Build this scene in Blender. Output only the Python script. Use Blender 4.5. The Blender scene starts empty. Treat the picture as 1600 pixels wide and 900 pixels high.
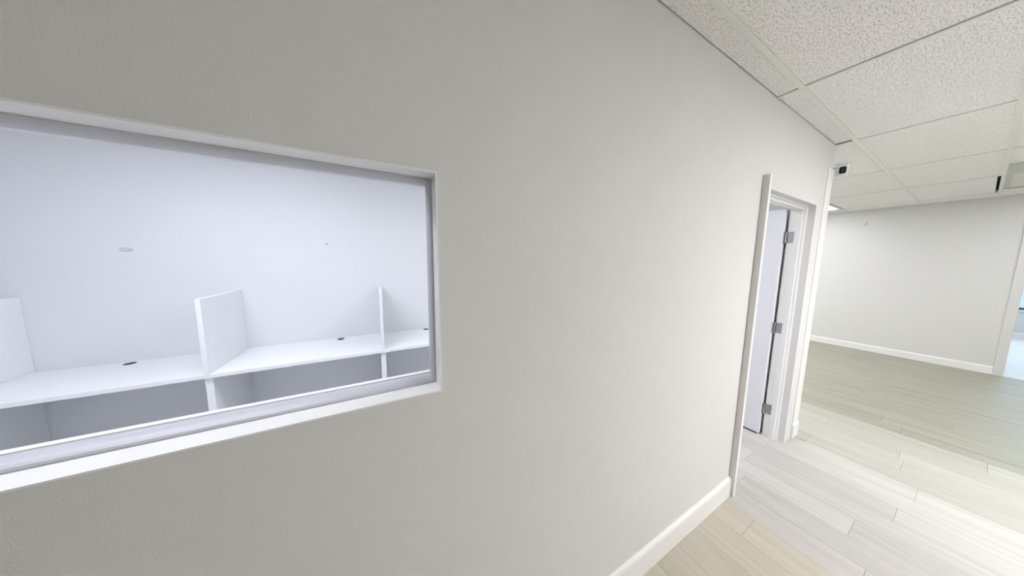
import bpy, bmesh, math, random
from mathutils import Vector, Matrix

# ---------------------------------------------------------------- camera, world, exposure
scene = bpy.context.scene
C = scene.collection
random.seed(7)

cd = bpy.data.cameras.new('camera')
cam = bpy.data.objects.new('camera', cd)
C.objects.link(cam)
scene.camera = cam
F_PX, PITCH, ROLL, YAW = 391.746, 0.110015, 0.009608, 1.078437
cd.sensor_fit = 'HORIZONTAL'; cd.sensor_width = 36.0
cd.lens = F_PX / 1600.0 * 36.0
cd.clip_start = 0.02; cd.clip_end = 200
fw = Vector((math.cos(PITCH)*math.cos(YAW), math.cos(PITCH)*math.sin(YAW), -math.sin(PITCH)))
rt = fw.cross(Vector((0, 0, 1))).normalized()
up = rt.cross(fw)
r2 = rt*math.cos(ROLL) + up*math.sin(ROLL)
u2 = up*math.cos(ROLL) - rt*math.sin(ROLL)
mw = Matrix((r2, u2, -fw)).transposed().to_4x4()
mw.translation = Vector((0, -0.6534, 1.545))
cam.matrix_world = mw

world = bpy.data.worlds.new('World'); scene.world = world
world.use_nodes = True
bg = world.node_tree.nodes['Background']
bg.inputs['Color'].default_value = (0.60, 0.78, 1.0, 1)
bg.inputs['Strength'].default_value = 3.0

scene.view_settings.view_transform = 'Standard'
scene.view_settings.look = 'None'
scene.view_settings.gamma = 1.0
scene.view_settings.use_curve_mapping = False
scene.view_settings.exposure = 0.0

HALL_LIGHT = (1.0, 0.965, 0.89)
OFFICE_LIGHT = (0.87, 0.93, 1.0)
# strength and colour of each lit ceiling panel
LAMP = {
 'near': (51, (1, 0.985, 1.0)), 'mid': (8, (1, 1, 1.03)), 'rear': (6.5, (1, 1.01, 1.1)), 'rearb': (36, (1, 1, 1.02)),
 'far': (14, (0.86, 0.93, 1)), 'offa': (16.5, (0.965, 0.96, 1.06)), 'offc': (12.5, (0.965, 0.98, 1.04)),  # far: unseen panels added to give the far room its bluish glow
}

# ---------------------------------------------------------------- materials
def mat(name, col, rough=0.5, spec=0.3, metal=0.0, bump=0.0, bscale=300.0, var=0.0, vscale=3.0, emit=None, estr=0.0):
    m = bpy.data.materials.new(name); m.use_nodes = True
    nt = m.node_tree; b = nt.nodes['Principled BSDF']
    b.inputs['Base Color'].default_value = (*col, 1)
    b.inputs['Roughness'].default_value = rough
    b.inputs['Specular IOR Level'].default_value = spec
    b.inputs['Metallic'].default_value = metal
    if emit:
        b.inputs['Emission Color'].default_value = (*emit, 1)
        b.inputs['Emission Strength'].default_value = estr
    tc = nt.nodes.new('ShaderNodeTexCoord')
    if bump:
        n = nt.nodes.new('ShaderNodeTexNoise'); n.inputs['Scale'].default_value = bscale
        n.inputs['Detail'].default_value = 3
        bp = nt.nodes.new('ShaderNodeBump'); bp.inputs['Strength'].default_value = bump
        bp.inputs['Distance'].default_value = 0.002
        nt.links.new(tc.outputs['Object'], n.inputs['Vector'])
        nt.links.new(n.outputs['Fac'], bp.inputs['Height'])
        nt.links.new(bp.outputs['Normal'], b.inputs['Normal'])
    if var:
        n2 = nt.nodes.new('ShaderNodeTexNoise'); n2.inputs['Scale'].default_value = vscale
        n2.inputs['Detail'].default_value = 4
        nt.links.new(tc.outputs['Object'], n2.inputs['Vector'])
        mx = nt.nodes.new('ShaderNodeMix'); mx.data_type = 'RGBA'
        mx.inputs['A'].default_value = (*[c*(1-var) for c in col], 1)
        mx.inputs['B'].default_value = (*[min(1, c*(1+var)) for c in col], 1)
        nt.links.new(n2.outputs['Fac'], mx.inputs['Factor'])
        nt.links.new(mx.outputs['Result'], b.inputs['Base Color'])
    return m

M = {}
M['wall'] = mat('wall_paint', (0.70, 0.697, 0.685), 0.6, 0.25, bump=0.35, bscale=300, var=0.02, vscale=14)
M['wall_bounce'] = mat('bounce_wall_paint', (0.77, 0.775, 0.76), 0.6, 0.25, bump=0.3, bscale=260)  # lighter paint on unseen walls, to bounce more light onto the ceiling
M['wall_office'] = mat('office_wall_paint', (0.78, 0.79, 0.82), 0.6, 0.2, bump=0.15, bscale=260)
M['trim'] = mat('white_trim_paint', (0.84, 0.835, 0.82), 0.35, 0.4)
M['door'] = mat('white_door_paint', (0.78, 0.79, 0.83), 0.4, 0.4)
M['bead'] = mat('grey_glazing_bead', (0.52, 0.52, 0.56), 0.4, 0.4, bump=0.1, bscale=400)
M['desk'] = mat('white_laminate', (0.85, 0.86, 0.88), 0.35, 0.4)
M['grommet'] = mat('grommet_plastic', (0.03, 0.03, 0.04), 0.5, 0.3)
M['tee'] = mat('tee_bar_enamel', (0.84, 0.845, 0.80), 0.45, 0.3)
M['plenum'] = mat('plenum_dark', (0.05, 0.048, 0.04), 0.9, 0.1)
M['steel'] = mat('brushed_steel', (0.36, 0.36, 0.37), 0.4, 0.5, metal=0.5, bump=0.1, bscale=600, var=0.2, vscale=60)
M['plastic'] = mat('white_camera_plastic', (0.85, 0.85, 0.85), 0.35, 0.5)
M['black'] = mat('black_gloss', (0.012, 0.012, 0.016), 0.15, 0.5)
M['vent_blade'] = mat('vent_blade_enamel', (0.80, 0.80, 0.76), 0.5, 0.3)
M['vent'] = mat('vent_enamel', (0.58, 0.58, 0.52), 0.5, 0.3, var=0.05, vscale=6)
M['vent_blank'] = mat('vent_blank_enamel', (0.60, 0.59, 0.50), 0.5, 0.3, var=0.08, vscale=5)
M['scuff'] = mat('grey_rubber', (0.55, 0.56, 0.6), 0.6, 0.2)
M['alu'] = mat('window_aluminium', (0.10, 0.12, 0.16), 0.35, 0.5, metal=0.6)
M['sweep'] = mat('leaf_gap_shade', (0.06, 0.045, 0.045), 0.7, 0.2)  # dark tone standing for the shadow under the door leaf
M['asphalt'] = mat('pavement', (0.35, 0.36, 0.37), 0.9, 0.1, bump=0.4, bscale=40, var=0.15, vscale=2)

def glass_mat():
    m = bpy.data.materials.new('clear_glass'); m.use_nodes = True
    nt = m.node_tree; nt.nodes.clear()
    out = nt.nodes.new('ShaderNodeOutputMaterial')
    tr = nt.nodes.new('ShaderNodeBsdfTransparent'); tr.inputs['Color'].default_value = (0.97, 0.985, 0.985, 1)
    gl = nt.nodes.new('ShaderNodeBsdfGlossy'); gl.inputs['Roughness'].default_value = 0.02
    fr = nt.nodes.new('ShaderNodeFresnel'); fr.inputs['IOR'].default_value = 1.35
    mx = nt.nodes.new('ShaderNodeMixShader')
    geo = nt.nodes.new('ShaderNodeNewGeometry')
    inv = nt.nodes.new('ShaderNodeMath'); inv.operation = 'SUBTRACT'; inv.inputs[0].default_value = 1.0
    mul = nt.nodes.new('ShaderNodeMath'); mul.operation = 'MULTIPLY'
    nt.links.new(geo.outputs['Backfacing'], inv.inputs[1])
    nt.links.new(fr.outputs[0], mul.inputs[0]); nt.links.new(inv.outputs[0], mul.inputs[1])
    nt.links.new(mul.outputs[0], mx.inputs[0]); nt.links.new(tr.outputs[0], mx.inputs[1])
    nt.links.new(gl.outputs[0], mx.inputs[2]); nt.links.new(mx.outputs[0], out.inputs['Surface'])
    return m
M['glass'] = glass_mat()

def lens_mat(name, col, s):
    return mat(name, (0.85, 0.85, 0.85), 0.5, 0.2, emit=col, estr=s)
for k_, (st_, co_) in LAMP.items(): M['lamp_'+k_] = lens_mat('lit_diffuser_'+k_, co_, st_)

def tile_mat():
    m = bpy.data.materials.new('fissured_ceiling_tile'); m.use_nodes = True
    nt = m.node_tree; b = nt.nodes['Principled BSDF']
    b.inputs['Roughness'].default_value = 0.95; b.inputs['Specular IOR Level'].default_value = 0.05
    tc = nt.nodes.new('ShaderNodeTexCoord')
    mp = nt.nodes.new('ShaderNodeMapping'); mp.inputs['Scale'].default_value = (0.55, 1.3, 1)
    nt.links.new(tc.outputs['Object'], mp.inputs['Vector'])
    # worm-like fissures
    n = nt.nodes.new('ShaderNodeTexNoise'); n.inputs['Scale'].default_value = 135; n.inputs['Detail'].default_value = 2.5
    n.inputs['Roughness'].default_value = 0.6
    nt.links.new(mp.outputs[0], n.inputs['Vector'])
    cr = nt.nodes.new('ShaderNodeValToRGB')
    cr.color_ramp.elements[0].position = 0.375; cr.color_ramp.elements[0].color = (0, 0, 0, 1)
    cr.color_ramp.elements[1].position = 0.46; cr.color_ramp.elements[1].color = (1, 1, 1, 1)
    nt.links.new(n.outputs['Fac'], cr.inputs[0])
    v = nt.nodes.new('ShaderNodeTexVoronoi'); v.inputs['Scale'].default_value = 110
    nt.links.new(tc.outputs['Object'], v.inputs['Vector'])
    cr2 = nt.nodes.new('ShaderNodeValToRGB')
    cr2.color_ramp.elements[0].position = 0.10; cr2.color_ramp.elements[0].color = (0.3, 0.3, 0.3, 1)
    cr2.color_ramp.elements[1].position = 0.20; cr2.color_ramp.elements[1].color = (1, 1, 1, 1)
    nt.links.new(v.outputs['Distance'], cr2.inputs[0])
    mu = nt.nodes.new('ShaderNodeMath'); mu.operation = 'MULTIPLY'
    nt.links.new(cr.outputs[0], mu.inputs[0]); nt.links.new(cr2.outputs[0], mu.inputs[1])
    mx = nt.nodes.new('ShaderNodeMix'); mx.data_type = 'RGBA'
    mx.inputs['A'].default_value = (0.78, 0.77, 0.72, 1); mx.inputs['B'].default_value = (0.97, 0.965, 0.95, 1)
    nt.links.new(mu.outputs[0], mx.inputs['Factor'])
    nt.links.new(mx.outputs['Result'], b.inputs['Base Color'])
    bp = nt.nodes.new('ShaderNodeBump'); bp.inputs['Strength'].default_value = 0.9; bp.inputs['Distance'].default_value = 0.002
    nt.links.new(mu.outputs[0], bp.inputs['Height']); nt.links.new(bp.outputs[0], b.inputs['Normal'])
    return m
M['tile'] = tile_mat()

def plank_mat(name, ca, cb):
    # washed oak: long streaks along Y, tone shifts from plank to plank
    m = bpy.data.materials.new(name); m.use_nodes = True
    nt = m.node_tree; b = nt.nodes['Principled BSDF']
    b.inputs['Roughness'].default_value = 0.42; b.inputs['Specular IOR Level'].default_value = 0.35
    tc = nt.nodes.new('ShaderNodeTexCoord'); oi = nt.nodes.new('ShaderNodeObjectInfo')
    off = nt.nodes.new('ShaderNodeVectorMath'); off.operation = 'SCALE'
    cmb = nt.nodes.new('ShaderNodeCombineXYZ')
    for i in range(3): nt.links.new(oi.outputs['Random'], cmb.inputs[i])
    nt.links.new(cmb.outputs[0], off.inputs[0]); off.inputs['Scale'].default_value = 31.7
    ad = nt.nodes.new('ShaderNodeVectorMath'); ad.operation = 'ADD'
    nt.links.new(tc.outputs['Object'], ad.inputs[0]); nt.links.new(off.outputs[0], ad.inputs[1])
    mp = nt.nodes.new('ShaderNodeMapping'); mp.inputs['Scale'].default_value = (16, 0.9, 1)
    nt.links.new(ad.outputs[0], mp.inputs['Vector'])
    n = nt.nodes.new('ShaderNodeTexNoise'); n.inputs['Scale'].default_value = 1.6; n.inputs['Detail'].default_value = 5
    n.inputs['Roughness'].default_value = 0.6; n.inputs['Distortion'].default_value = 0.4
    nt.links.new(mp.outputs[0], n.inputs['Vector'])
    cr = nt.nodes.new('ShaderNodeValToRGB')
    cr.color_ramp.elements[0].position = 0.3; cr.color_ramp.elements[1].position = 0.66
    nt.links.new(n.outputs['Fac'], cr.inputs[0])
    mx = nt.nodes.new('ShaderNodeMix'); mx.data_type = 'RGBA'
    mx.inputs['A'].default_value = (*cb, 1); mx.inputs['B'].default_value = (*ca, 1)
    nt.links.new(cr.outputs[0], mx.inputs['Factor'])
    hsv = nt.nodes.new('ShaderNodeHueSaturation')
    mr = nt.nodes.new('ShaderNodeMapRange'); mr.inputs['To Min'].default_value = 0.93; mr.inputs['To Max'].default_value = 1.05
    nt.links.new(oi.outputs['Random'], mr.inputs['Value']); nt.links.new(mr.outputs[0], hsv.inputs['Value'])
    nt.links.new(mx.outputs['Result'], hsv.inputs['Color'])
    nt.links.new(hsv.outputs[0], b.inputs['Base Color'])
    return m
M['plank_near_exposure'] = plank_mat('washed_oak_near_exposure', (0.56, 0.52, 0.44), (0.48, 0.44, 0.36))  # same oak, warmer exposure of the near floor put into the colour
M['plank_white'] = plank_mat('washed_oak_white', (0.54, 0.525, 0.495), (0.45, 0.435, 0.41))
M['plank_far_falloff'] = plank_mat('washed_oak_far_falloff', (0.39, 0.39, 0.315), (0.29, 0.29, 0.23))  # same oak, light falloff on the far floor put into the colour
M['plank_mid_falloff'] = plank_mat('washed_oak_mid_falloff', (0.49, 0.485, 0.43), (0.40, 0.395, 0.345))  # in-between rows that grade the painted falloff
M['plank_brightened'] = plank_mat('washed_oak_brightened', (0.84, 0.85, 0.86), (0.76, 0.77, 0.78))  # made paler for bounce under the desks and daylight glare in the far room
M['joint'] = mat('plank_joint', (0.40, 0.38, 0.34), 0.8, 0.1)

# ---------------------------------------------------------------- helpers
def link_obj(name, bm, m, parent=None, smooth=False):
    me = bpy.data.meshes.new(name)
    bmesh.ops.recalc_face_normals(bm, faces=bm.faces)
    bm.to_mesh(me); bm.free()
    if smooth:
        for p in me.polygons: p.use_smooth = True
    me.materials.append(m)
    o = bpy.data.objects.new(name, me); C.objects.link(o)
    if parent: o.parent = parent
    return o

def box(bm, x0, y0, z0, x1, y1, z1, bev=0.0, seg=2):
    r = bmesh.ops.create_cube(bm, size=1.0)
    vs = r['verts']
    for v in vs:
        v.co.x = x0 + (v.co.x+0.5)*(x1-x0); v.co.y = y0 + (v.co.y+0.5)*(y1-y0); v.co.z = z0 + (v.co.z+0.5)*(z1-z0)
    if bev > 0:
        es = {e for v in vs for e in v.link_edges}
        bmesh.ops.bevel(bm, geom=list(es), offset=bev, segments=seg, affect='EDGES', profile=0.5)
    return bm

def B(name, x0, y0, z0, x1, y1, z1, m, parent=None, bev=0.0, seg=2):
    return link_obj(name, box(bmesh.new(), x0, y0, z0, x1, y1, z1, bev, seg), m, parent)

def cyl(bm, p0, p1, r0, r1=None, n=24, caps=True):
    p0 = Vector(p0); p1 = Vector(p1); r1 = r0 if r1 is None else r1
    d = p1-p0; q = d.to_track_quat('Z', 'Y').to_matrix().to_4x4()
    q.translation = (p0+p1)/2
    bmesh.ops.create_cone(bm, cap_ends=caps, segments=n, radius1=r0, radius2=r1, depth=d.length, matrix=q)
    return bm

def sweep(bm, profile, p0, p1, a, b):
    """profile points (u,v) placed at p + u*a + v*b, extruded from p0 to p1"""
    p0, p1, a, b = map(Vector, (p0, p1, a, b))
    A = [bm.verts.new(p0 + a*u + b*v) for u, v in profile]
    Z = [bm.verts.new(p1 + a*u + b*v) for u, v in profile]
    n = len(profile)
    for i in range(n):
        bm.faces.new((A[i], A[(i+1) % n], Z[(i+1) % n], Z[i]))
    bm.faces.new(A); bm.faces.new(Z)
    return bm

def holed(bm, axis, t0, t1, us, zs, holes):
    """wall slab with rectangular holes. axis 'y': u = x, thickness in y."""
    U = sorted({us[0], us[1]} | {h[0] for h in holes} | {h[1] for h in holes})
    Z = sorted({zs[0], zs[1]} | {h[2] for h in holes} | {h[3] for h in holes})
    def solid(i, j):
        if i < 0 or j < 0 or i >= len(U)-1 or j >= len(Z)-1: return False
        uc = (U[i]+U[i+1])/2; zc = (Z[j]+Z[j+1])/2
        return not any(h[0] < uc < h[1] and h[2] < zc < h[3] for h in holes)
    def P(u, t, z): return (u, t, z) if axis == 'y' else (t, u, z)
    def q(*pts): bm.faces.new([bm.verts.new(P(*p)) for p in pts])
    for i in range(len(U)-1):
        for j in range(len(Z)-1):
            if not solid(i, j): continue
            a, b, c, d = U[i], U[i+1], Z[j], Z[j+1]
            q((a, t0, c), (b, t0, c), (b, t0, d), (a, t0, d))
            q((a, t1, c), (a, t1, d), (b, t1, d), (b, t1, c))
            if not solid(i-1, j): q((a, t0, c), (a, t0, d), (a, t1, d), (a, t1, c))
            if not solid(i+1, j): q((b, t0, c), (b, t1, c), (b, t1, d), (b, t0, d))
            if not solid(i, j-1): q((a, t0, c), (a, t1, c), (b, t1, c), (b, t0, c))
            if not solid(i, j+1): q((a, t0, d), (b, t0, d), (b, t1, d), (a, t1, d))
    bmesh.ops.remove_doubles(bm, verts=bm.verts, dist=1e-5)
    return bm

def structure(o): o['kind'] = 'structure'; return o

def thing(name, label, cat, loc=(0, 0, 0), group=None, kind=None):
    o = bpy.data.objects.new(name, None); o.empty_display_size = 0.1; C.objects.link(o)
    o.location = loc
    if kind: o['kind'] = kind
    else: o['label'] = label; o['category'] = cat
    if group: o['group'] = group
    return o

def shift(o, root):  # geometry was written in world space
    o.data.transform(Matrix.Translation(-Vector(root.location))); return o

# ---------------------------------------------------------------- dimensions
H = 2.489            # ceiling
XL, XC, XB, XF = -2.6, 3.285, 7.64, 12.0     # near end, corner, back wall, far wall
YO, YE, YR = 0.13, 2.365, -2.75              # inner face of partition, office back wall, opposite wall
YN = 3.2                                      # end of side area
WX0, WX1, WZ0, WZ1 = -1.36, 0.138, 1.195, 1.758
DX0, DX1, DZ = 2.045, 3.022, 1.992
T = 0.12

# ---------------------------------------------------------------- walls
structure(link_obj('wall_left', holed(bmesh.new(), 'y', 0.0, YO, (XL, XC), (0, H+0.1),
          [(WX0, WX1, WZ0, WZ1), (DX0, DX1, -0.01, DZ)]), M['wall']))
structure(B('wall_office_side', 3.055, YO, 0, XC, YE, H+0.1, M['wall']))
structure(B('wall_office_back', XL, YE, 0, XC, YE+T, H+0.1, M['wall_office']))
structure(B('wall_office_end', XL-T, 0, 0, XL, YE+T, H+0.1, M['wall_office']))
structure(link_obj('wall_back', holed(bmesh.new(), 'x', XB, XB+T, (YR, YN), (0, H+0.1),
          [(-1.95, -0.94, -0.01, 2.1)]), M['wall']))
structure(B('wall_right', XL-T, YR-T, 0, XF+T, YR, H+0.1, M['wall_bounce']))
structure(B('wall_near', XL-T, YR, 0, XL, 0, H+0.1, M['wall_bounce']))
structure(B('wall_side', XC-T, YN, 0, XF+T, YN+T, H+0.1, M['wall_bounce']))
structure(B('wall_side_return', XC-T, YE+T, 0, XC, YN, H+0.1, M['wall']))
structure(link_obj('wall_far', holed(bmesh.new(), 'x', XF, XF+T, (YR, YN), (0, H+0.1),
          [(-2.5, -0.2, 0.60, 2.2), (0.3, 2.6, 0.60, 2.2)]), M['wall']))

# baseboards
BP = [(0, 0), (0.016, 0), (0.016, 0.105), (0.0145, 0.118), (0.010, 0.128), (0.004, 0.134), (0, 0.134)]
def baseboard(name, p0, p1, out, h=0.134, t=1.0):
    pr = [(u*t, v*h/0.134) for u, v in BP]
    return structure(link_obj(name, sweep(bmesh.new(), pr, p0, p1, out, (0, 0, 1)), M['trim']))
baseboard('baseboard_left', (XL, 0, 0), (2.0, 0, 0), (0, -1, 0))
baseboard('baseboard_corner', (3.16, 0, 0), (XC+0.016, 0, 0), (0, -1, 0))
baseboard('baseboard_corner_side', (XC, -0.0, 0), (XC, YN, 0), (1, 0, 0))
baseboard('baseboard_back', (XB, -0.872, 0), (XB, YN, 0), (-1, 0, 0), 0.11)
baseboard('baseboard_back_right', (XB, YR, 0), (XB, -2.018, 0), (-1, 0, 0), 0.11)
baseboard('baseboard_right', (XL, YR, 0), (XF, YR, 0), (0, 1, 0), 0.11)
baseboard('baseboard_far', (XF, YR, 0), (XF, YN, 0), (-1, 0, 0), 0.11)

# strip proud of the wall at the left side of the doorway
structure(B('trim_1', 2.002, -0.032, 0, 2.032, 0.0, 2.052, M['trim'], bev=0.002))
# corner guard on the partition end
g = bmesh.new()
sweep(g, [(3.172, -0.006), (3.176, -0.009), (XC+0.009, -0.009), (XC+0.009, 0.075), (XC, 0.075), (XC, 0.0), (3.172, 0.0)],
      (0, 0, 0.134), (0, 0, 2.30), (1, 0, 0), (0, 1, 0))
structure(link_obj('trim_2', g, M['trim']))
# casing at the doorway of the back wall
structure(B('trim_3', XB-0.018, -0.945, 0, XB, -0.872, 2.175, M['wall'], bev=0.003))
structure(B('trim_4', XB-0.018, -2.018, 0, XB, -1.945, 2.175, M['wall'], bev=0.003))
structure(B('trim_5', XB-0.018, -1.945, 2.1, XB, -0.945, 2.175, M['wall'], bev=0.003))

# ---------------------------------------------------------------- window to the office
w = thing('window_1', '', '', ((WX0+WX1)/2, 0.06, WZ0), kind='structure')
LT = 0.004
def wpart(name, bm, m, smooth=False): 
    return shift(link_obj(name, bm, m, w, smooth), w)
for nm, a in (('sill_board', (WX0, -LT, WZ0, WX1, 0.052, WZ0+LT)), ('head_board', (WX0, -LT, WZ1-LT, WX1, 0.062, WZ1)),
              ('side_board', (WX1-LT, -LT, WZ0+LT, WX1, 0.045, WZ1-LT)), ('side_board', (WX0, -LT, WZ0+LT, WX0+LT, 0.045, WZ1-LT))):
    wpart(nm, box(bmesh.new(), *a), M['trim'])
# rounded glazing bead: half round 10 mm high, y 0.05..0.108
hb = [(0, 0)] + [(0.0, 0.0)] * 0
hb = [(0.046, 0.0)] + [(0.078 - 0.032*math.cos(math.pi*k/10), 0.003+0.011*math.sin(math.pi*k/10)) for k in range(11)] + [(0.110, 0.0)]
wpart('glazing_bead', sweep(bmesh.new(), hb, (WX0, 0, WZ0), (WX1, 0, WZ0), (0, 1, 0), (0, 0, 1)), M['bead'], False)
wpart('glazing_bead', sweep(bmesh.new(), hb, (WX0, 0, WZ1), (WX1, 0, WZ1), (0, 1, 0), (0, 0, -1)), M['bead'])
wpart('glazing_bead', sweep(bmesh.new(), hb, (WX1, 0, WZ0), (WX1, 0, WZ1), (0, 1, 0), (-1, 0, 0)), M['bead'])
wpart('glazing_bead', sweep(bmesh.new(), hb, (WX0, 0, WZ0), (WX0, 0, WZ1), (0, 1, 0), (1, 0, 0)), M['bead'])
wpart('pane', box(bmesh.new(), WX0+0.002, 0.1125, WZ0+0.002, WX1-0.002, 0.1175, WZ1-0.002), M['glass'])
for a in ((WX0, 0.1195, WZ0, WX1, 0.134, WZ0+0.006), (WX0, 0.1195, WZ1-0.006, WX1, 0.134, WZ1),
          (WX1-0.006, 0.1195, WZ0+0.006, WX1, 0.134, WZ1-0.006), (WX0, 0.1195, WZ0+0.006, WX0+0.006, 0.134, WZ1-0.006)):
    wpart('inner_stop', box(bmesh.new(), *a), M['trim'])
for a in ((WX0+0.01, 0.1105, WZ0, WX1-0.01, 0.1122, WZ0+0.004), (WX1-0.004, 0.1105, WZ0+0.015, WX1-0.001, 0.1122, WZ1-0.015)):
    wpart('gasket', box(bmesh.new(), *a), M['scuff'])

# ---------------------------------------------------------------- doorway with open door
d = thing('door_1', '', '', ((DX0+DX1)/2, 0.065, 0), kind='structure')
def dpart(name, bm, m, par=None): 
    o = link_obj(name, bm, m, par or d)
    if par is None: shift(o, d)
    else: o.data.transform(Matrix.Translation(-(Vector(d.location)+Vector(par.location))))
    return o
# jamb lining with a stop, profile seen in plan: depth y, thickness into the opening
jp = [(0.040, 0), (0.040, 0.006), (0.046, 0.010), (0.060, 0.010), (0.062, 0.022), (0.092, 0.022), (0.094, 0.010), (0.136, 0.010), (0.136, 0)]
dpart('door_jamb', sweep(bmesh.new(), jp, (DX1, 0, 0), (DX1, 0, DZ), (0, 1, 0), (-1, 0, 0)), M['trim'])
dpart('door_jamb', sweep(bmesh.new(), jp, (DX0, 0, 0), (DX0, 0, DZ), (0, 1, 0), (1, 0, 0)), M['trim'])
dpart('door_head', sweep(bmesh.new(), jp, (DX0+0.0102, 0, DZ), (DX1-0.0102, 0, DZ), (0, 1, 0), (0, 0, -1)), M['trim'])
LX0, LX1, LY0, LY1, LZ0, LZ1 = 2.974, 3.014, 0.150, 1.075, 0.012, 1.985
leaf = dpart('door_leaf', box(bmesh.new(), LX0, LY0, LZ0, LX1, LY1, LZ1, 0.002, 1), M['door'])
dpart('leaf_gap_shadow', box(bmesh.new(), LX0-0.003, LY0+0.012, 0.002, LX0+0.004, LY1-0.01, 0.013), M['sweep'])  # dark strip in place of the shadow in the gap below the leaf
for hz in (1.755, 0.99, 0.25):
    hg = bmesh.new()
    # leaf on jamb
    box(hg, DX1-0.0125, 0.098, hz-0.045, DX1-0.0098, 0.134, hz+0.045, 0.0008, 1)
    # leaf on the door edge
    box(hg, LX0+0.004, LY0-0.0025, hz-0.045, LX1-0.002, LY0+0.0004, hz+0.045)
    hinge = dpart('hinge', hg, M['steel'], leaf)
    for k in range(5):
        kb = cyl(bmesh.new(), (3.000, 0.1415, hz-0.045+k*0.018), (3.000, 0.1415, hz-0.045+k*0.018+0.0168), 0.0068, n=14)
        if k == 0: bk = kb
        else:
            me = bpy.data.meshes.new('t'); kb.to_mesh(me); kb.free(); bk.from_mesh(me); bpy.data.meshes.remove(me)
    for zz in (-0.03, 0.0, 0.03):
        cyl(bk, (DX1-0.0125, 0.115, hz+zz), (DX1-0.0140, 0.115, hz+zz), 0.0038, 0.0028, n=12)
    dpart('hinge_knuckle', bk, M['steel'], leaf)
hb2 = cyl(bmesh.new(), (LX0, LY1-0.07, 0.96), (LX0-0.05, LY1-0.07, 0.96), 0.011, n=16)
box(hb2, LX0-0.058, LY1-0.18, 0.951, LX0-0.046, LY1-0.06, 0.969, 0.004)
cyl(hb2, (LX0, LY1-0.07, 0.96), (LX0-0.008, LY1-0.07, 0.96), 0.03, n=24)
dpart('door_handle', hb2, M['steel'], leaf)

# ---------------------------------------------------------------- floor
fl = structure(B('floor', XL-T, YR-T, -0.06, XF+T, YN+T, -0.012, M['joint']))
PW, GAP = 0.1835, 0.0009
SEAM0 = 3.223
rows = []
x = SEAM0
while x > 0.85: x -= PW
xs = []
while x < 5.2:
    xs.append(x); x += PW
mesh_cache = {}
def plank_mesh(L, key):
    k = (round(L, 3), key)
    if k not in mesh_cache:
        bm = bmesh.new(); box(bm, 0, 0, -0.012, PW-GAP, L-GAP, 0.0)
        # ease the top edges
        es = [e for e in bm.edges if all(abs(v.co.z) < 1e-6 for v in e.verts)]
        bmesh.ops.bevel(bm, geom=es, offset=0.0006, segments=1, affect='EDGES')
        me = bpy.data.meshes.new('plank'); bmesh.ops.recalc_face_normals(bm, faces=bm.faces); bm.to_mesh(me); bm.free()
        me.materials.append(M[key]); mesh_cache[k] = me
    return mesh_cache[k]
known = {0: -0.60, 1: 0.065, 3: 0.08, 4: -0.445}     # end joints read off the photograph, by row left of the seam
PL = 1.22
count = 0
for x in xs:
    idx = round((SEAM0 - x)/PW) - 1
    j0 = {1: -0.60, 2: 0.065, 4: 0.08, 5: -0.445}.get(idx+1, None)
    if j0 is None: j0 = random.uniform(-0.6, 0.6)
    key = 'plank_near_exposure' if x < 1.86 else ('plank_white' if x < SEAM0-0.02 else ('plank_mid_falloff' if x < SEAM0+PW*4.5 else 'plank_far_falloff'))  # row tones carry the floor's brightness zones in their colour
    y1lim = YN if x >= XC else YE
    if key == 'plank_near_exposure': y1lim = 0.06
    y = j0 - PL*math.ceil((j0-YR)/PL)
    while y < y1lim:
        a = max(y, YR); b = min(y+PL, y1lim)
        if b-a > 0.03:
            o = bpy.data.objects.new('plank', plank_mesh(b-a, key)); C.objects.link(o)
            o.parent = fl; o.location = (x, a, 0); count += 1
        y += PL
def far_planks(x0, x1, key, ya, yb):
    bm = bmesh.new(); x = x0
    while x < x1-0.01:
        y = ya - random.uniform(0, PL)
        while y < yb:
            a = max(y, ya); b = min(y+PL, yb)
            if b-a > 0.02: box(bm, x, a, -0.012, min(x+PW, x1)-GAP, b-GAP, 0.0)
            y += PL
        x += PW
    o = link_obj('plank_field', bm, M[key], fl); o['kind'] = 'stuff'; return o
far_planks(xs[-1]+PW, XB, 'plank_far_falloff', YR, YN)
far_planks(XB, XF, 'plank_brightened', YR, YN)
far_planks(xs[0]-PW*19, xs[0], 'plank_near_exposure', YR, 0.06)
far_planks(xs[0]-PW*19, SEAM0-PW*7, 'plank_brightened', 0.06, YE)

# ---------------------------------------------------------------- suspended ceiling
ce = structure(B('ceiling', XL-T, YR-T, H+0.05, XF+T, YN+T, H+0.11, M['plenum']))
TW = 0.024
def tee(name, x0, y0, x1, y1):
    return B(name, x0, y0, H-0.004, x1, y1, H+0.03, M['tee'], ce)
tile_cache = {}
def tile(x0, y0, x1, y1):
    L, W = round(x1-x0, 3), round(y1-y0, 3)
    if L < 0.03 or W < 0.015: return
    if (L, W) not in tile_cache:
        bm = bmesh.new(); box(bm, 0, 0, 0, L, W, 0.005)
        me = bpy.data.meshes.new('ceiling_tile'); bmesh.ops.recalc_face_normals(bm, faces=bm.faces); bm.to_mesh(me); bm.free()
        me.materials.append(M['tile']); tile_cache[(L, W)] = me
    o = bpy.data.objects.new('ceiling_tile', tile_cache[(L, W)]); C.objects.link(o)
    o.parent = ce; o.location = (x0, y0, H+random.uniform(-0.001, 0.001))
main_y = [-2.405, -1.825, -1.245, -0.665, -0.0975, 0.61, 1.21, 1.81, 2.41]
cross_x = [-1.55, -0.35, 0.85, 2.07, 3.29, 4.59, 5.88, 7.20, 8.42, 9.64, 10.86]
lights = []
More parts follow.
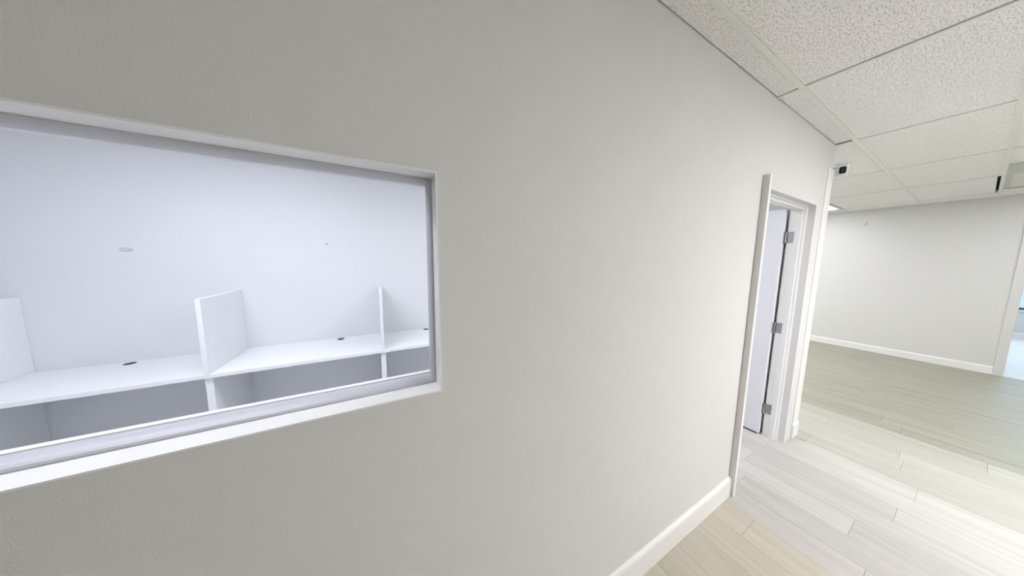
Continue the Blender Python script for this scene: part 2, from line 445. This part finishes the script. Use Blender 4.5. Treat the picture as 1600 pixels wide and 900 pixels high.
def lane_cells(y0, y1, X0, X1):
    cx = [X0]+[c for c in cross_x if X0+0.05 < c < X1-0.03]+[X1]
    return list(zip(cx[:-1], cx[1:]))
# (y0, y1, X0, X1)
lanes = []
ys = [YR]+[y for y in main_y if y < -0.05]
for a, b in zip(ys[:-1], ys[1:]): lanes.append((a, b, XL, XF))
lanes.append((-0.0975, 0.0, XL, XC-0.028))
lanes.append((-0.0975, 0.61, XC, XF))
for a, b in ((0.61, 1.21), (1.21, 1.81), (1.81, 2.41), (2.41, YN)): lanes.append((a, b, XC, XF))
lanes.append((YO, 0.61, XL, 3.055)); lanes.append((0.61, 1.21, XL, 3.055)); lanes.append((1.21, 1.81, XL, 3.055)); lanes.append((1.81, YE, XL, 3.055))
light_cells = {(2.07, -2.405): 'near', (5.88, -1.825): 'mid', (5.88, 0.61): 'rear', (4.59, 1.81): 'rearb',
               (9.64, -1.825): 'far', (9.64, 0.61): 'far',
               (-1.55, 0.61): 'offa', (0.85, 0.61): 'offc'}
done_light = []
for (y0, y1, X0, X1) in lanes:
    for (x0, x1) in lane_cells(y0, y1, X0, X1):
        key = (round(x0, 2), round(y0, 3))
        g0 = 0.0 if x0 == X0 else TW/2
        g1 = 0.003 if x1 == X1 else TW/2
        gy0 = TW/2 if y0 != YR and y0 != YO else 0.003
        gy1 = TW/2 if y1 not in (0.0, YE, YN) else 0.004
        if key in light_cells:
            done_light.append((light_cells[key], x0+g0, y0+gy0, x1-g1, y1-gy1))
        elif key == (4.59, -1.245):
            tile(x0+g0, y0+gy0, 5.235, y1-gy1)
        elif key == (5.88, -1.245):
            tile(6.98, y0+gy0, x1-g1, y1-gy1)
        else:
            e = 0.0025 if x1 != X1 else 0.0
            if key == (5.88, -0.665): tile(x0+g0, y0+gy0+0.018, x1-g1-e, y1-gy1)
            elif round(y0, 3) == -0.097 or round(y0, 4) == -0.0975:
                if X0 == XC: tile(x0+g0+0.004, y0+gy0, x1-g1-e, y1-gy1-(0.018 if x0 > 5.8 and x0 < 6 else 0))
                else: tile(x0+g0, y0+gy0, x1-g1-e, y1-gy1)
            else: tile(x0+g0, y0+gy0, x1-g1-e, y1-gy1)
        # cross tee at the far side of the cell
        if x1 != X1 and not (key[1] == -1.245 and 4.5 < x0 < 5.0):
            tee('cross_tee', x1-TW/2+0.003, y0+TW/2, x1+TW/2-0.003, y1-(TW/2 if y1 not in (0.0, YE, YN) else 0))
for y in main_y:
    if y < -0.05:
        tee('main_tee', XL, y-TW/2, XF, y+TW/2)
    else:
        tee('main_tee', XC, y-TW/2, XF, y+TW/2)
        if y < YE-0.1: tee('main_tee', XL, y-TW/2, 3.055, y+TW/2)
tee('cross_tee', 5.235, -1.233, 5.25, -0.677)
tee('cross_tee', 6.965, -1.233, 6.98, -0.677)

LABEL = {'near': ['lit white ceiling panel over the corridor beside the open door'],
         'mid': ['lit white ceiling panel over the corridor before the back wall'],
         'rear': ['lit white ceiling panel near the back wall, just past the wall corner'],
         'rearb': ['lit white ceiling panel farther left behind the wall corner'],
         'far': ['unseen ceiling panel added to brighten the far room, right one', 'unseen ceiling panel added to brighten the far room, left one'],
         'offa': ['lit ceiling panel in the office, above the left desk bay'],
         'offc': ['lit ceiling panel in the office, between window and door']}
seen = {}
for kind, x0, y0, x1, y1 in done_light:
    i = seen.get(kind, 0); seen[kind] = i+1
    t = thing('ceiling_light', LABEL[kind][i], 'ceiling light', ((x0+x1)/2, (y0+y1)/2, H), group='recessed ceiling light panels')
    fb = bmesh.new(); e = 0.002
    for a in ((x0+e, y0+e, x1-e, y0+0.02), (x0+e, y1-0.02, x1-e, y1-e), (x0+e, y0+0.02, x0+0.02, y1-0.02), (x1-0.02, y0+0.02, x1-e, y1-0.02)):
        box(fb, a[0], a[1], H-0.001, a[2], a[3], H+0.04)
    shift(link_obj('frame', fb, M['tee'], t), t)
    shift(link_obj('diffuser', box(bmesh.new(), x0+0.02, y0+0.02, H+0.004, x1-0.02, y1-0.02, H+0.008), M['lamp_'+kind], t), t)

# ceiling grille
v = thing('ceiling_vent', 'grey louvred air grille in the ceiling before the back wall', 'air vent', (6.1, -0.95, H))
VX0, VX1, VY0, VY1 = 5.252, 6.962, -1.2325, -0.6775
fb = bmesh.new()
for a in ((VX0, VY0, VX1, VY0+0.025), (VX0, VY1-0.025, VX1, VY1), (VX0, VY0+0.025, VX0+0.02, VY1-0.025), (VX1-0.07, VY0+0.025, VX1, VY1-0.025)):
    box(fb, a[0], a[1], H-0.008, a[2], a[3], H+0.02)
shift(link_obj('frame', fb, M['vent'], v), v)
shift(link_obj('blank_panel', box(bmesh.new(), VX0+0.02, VY0+0.025, H-0.002, 5.86, VY1-0.025, H+0.01), M['vent_blank'], v), v)
shift(link_obj('duct_backing', box(bmesh.new(), 5.86, VY0+0.025, H+0.025, VX1-0.07, VY1-0.025, H+0.03), M['vent_blade'], v), v)
sx = 5.885; first = None
while sx < VX1-0.09:
    if first is None:
        sb = sweep(bmesh.new(), [(0, 0.024), (0.004, 0.024), (0.036, 0), (0.032, 0)], (0, VY0+0.025, 0), (0, VY1-0.025, 0), (1, 0, 0), (0, 0, 1))
        first = link_obj('louvre_blade', sb, M['vent_blade'], v); o = first
    else:
        o = first.copy(); C.objects.link(o); o.parent = v
    o.location = (sx-v.location.x, -v.location.y, 0.0)
    sx += 0.048

# ---------------------------------------------------------------- office desk run
dk = thing('cubicle_desk', 'long white built-in desk with upright dividers, behind the window', 'desk', (-1.05, 2.07, 0))
DF, DB, DT = 1.778, YE-0.001, 0.745
def kpart(name, bm, m): return shift(link_obj(name, bm, m, dk), dk)
kpart('desktop', box(bmesh.new(), -3.2+0.65, DF, DT-0.028, 1.10, DB, DT, 0.0015, 1), M['desk'])
for dx in (-2.145, -1.078, 0.0, 1.066):
    kpart('divider', box(bmesh.new(), dx, DF+0.002, DT+0.0005, dx+0.026, DB, 1.268, 0.0015, 1), M['desk'])
    kpart('leg_panel', box(bmesh.new(), dx-0.006, DF+0.02, 0.0, dx+0.034, DB, DT-0.0285, 0.0015, 1), M['desk'])
for gx, gy in ((-1.672, 2.296), (-0.352, 2.300), (0.462, 2.298)):
    gb = cyl(bmesh.new(), (gx, gy, DT), (gx, gy, DT+0.003), 0.030, 0.028, n=28)
    cyl(gb, (gx+0.01, gy, DT+0.003), (gx+0.01, gy, DT+0.0045), 0.012, 0.011, n=20)
    kpart('cable_grommet', gb, M['grommet'])

# ring and nail on the office wall
def ring(name, cx, cz, rx, rz, r, m):
    bm = bmesh.new(); n, k = 32, 8; rows_ = []
    for i in range(n):
        a = 2*math.pi*i/n; row = []
        for j in range(k):
            b = 2*math.pi*j/k
            row.append(bm.verts.new(((rx+r*math.cos(b))*math.cos(a), -0.003-r*0.8*math.sin(b)*1.0, (rz+r*math.cos(b))*math.sin(a))))
        rows_.append(row)
    for i in range(n):
        for j in range(k):
            bm.faces.new((rows_[i][j], rows_[(i+1) % n][j], rows_[(i+1) % n][(j+1) % k], rows_[i][(j+1) % k]))
    return link_obj(name, bm, m, None, True)
o = ring('wall_hook_ring', 0, 0, 0.029, 0.010, 0.003, M['scuff'])
o.location = (-1.643, YE-0.0005, 1.597); o['label'] = 'thin grey oval ring on the white wall above the desk'; o['category'] = 'ring'
nb = cyl(bmesh.new(), (0, 0, 0), (0, -0.008, 0), 0.005, n=14); cyl(nb, (0, -0.008, 0), (0, -0.011, 0), 0.009, 0.007, n=18)
o = link_obj('nail', nb, M['scuff']); o.location = (-0.42, YE, 1.687)
o['label'] = 'tiny grey nail head in the white wall above the desk'; o['category'] = 'nail'

# ---------------------------------------------------------------- security camera
S = thing('security_camera', 'small white security camera with black square front, at the wall corner', 'camera', (XC+0.002, 0.03, 2.33))
front = Vector((3.335, -0.045, 2.293))
dirv = (Vector((0.4, -1.0, 1.75)) - front).normalized()
sx_ = dirv.cross(Vector((0, 0, 1))).normalized()
sz_ = sx_.cross(dirv)
MX = Matrix((sx_, dirv, sz_)).transposed().to_4x4(); MX.translation = front   # local: x right, y forward, z up
def spart(name, bm, m, par=S, local=True, smooth=False):
    if local: bmesh.ops.transform(bm, matrix=MX, verts=bm.verts)
    bmesh.ops.translate(bm, vec=-Vector(S.location), verts=bm.verts)
    return link_obj(name, bm, m, par, smooth)
body = spart('body', box(bmesh.new(), -0.031, -0.085, -0.057, 0.031, 0.0, 0.050, 0.010, 4), M['plastic'])
spart('hood', box(bmesh.new(), -0.036, -0.09, 0.050, 0.040, 0.026, 0.057, 0.003, 2), M['plastic'])
spart('front_panel', box(bmesh.new(), -0.0175, -0.002, -0.027, 0.0175, 0.0025, 0.025, 0.009, 4), M['black'])
lb = cyl(bmesh.new(), (0, 0.002, 0), (0, 0.0042, 0), 0.011, 0.010, n=24)
spart('camera_lens', lb, mat('camera_lens_glass', (0.03, 0.03, 0.05), 0.05, 0.8))
arm = cyl(bmesh.new(), (XC+0.012, 0.035, 2.335), (XC+0.055, 0.02, 2.33), 0.010, n=16)
cyl(arm, (XC+0.055, 0.022, 2.33), tuple(front - dirv*0.05 + Vector((0, 0.01, 0.0))), 0.010, n=16)
spart('bracket_arm', arm, M['plastic'], local=False)
spart('wall_base', cyl(bmesh.new(), (XC-0.001, 0.035, 2.335), (XC+0.014, 0.035, 2.335), 0.032, 0.028, n=28), M['plastic'], local=False)

# small round detector on the back wall
D = thing('smoke_detector', 'small round white detector high on the back wall', 'detector', (XB, 0.411, 2.244))
db = bmesh.new(); cyl(db, (-0.001, 0, 0), (-0.016, 0, 0), 0.034, 0.031, n=36)
link_obj('base', db, M['wall'], D)
db = bmesh.new(); cyl(db, (-0.016, 0, 0), (-0.024, 0, 0), 0.026, 0.016, n=36)
link_obj('cover', db, M['wall'], D)

# ---------------------------------------------------------------- far windows and outside
for n, (y0, y1) in enumerate(((-2.5, -0.2), (0.3, 2.6))):
    fw_ = thing('window_%d' % (n+2), '', '', (XF+0.05, (y0+y1)/2, 0.6), kind='structure')
    fb = bmesh.new(); z0, z1 = 0.60, 2.2
    for a in ((y0, z0, y1, z0+0.05), (y0, z1-0.05, y1, z1), (y0, z0+0.05, y0+0.05, z1-0.05), (y1-0.05, z0+0.05, y1, z1-0.05),
              ((y0+y1)/2-0.025, z0+0.05, (y0+y1)/2+0.025, z1-0.05)):
        box(fb, XF+0.02, a[0], a[1], XF+0.08, a[2], a[3])
    shift(link_obj('window_frame', fb, M['alu'], fw_), fw_)
    ym = (y0+y1)/2
    for a, b in ((y0+0.05, ym-0.025), (ym+0.025, y1-0.05)):
        shift(link_obj('pane', box(bmesh.new(), XF+0.048, a, z0+0.05, XF+0.052, b, z1-0.05), M['glass'], fw_), fw_)
    shift(link_obj('sill_board', box(bmesh.new(), XF-0.04, y0-0.03, z0-0.03, XF, y1+0.03, z0-0.001, 0.003, 1), M['trim'], fw_), fw_)
structure(B('ground', XF+T+0.01, -30, -0.2, XF+60, 30, -0.12, M['asphalt']))
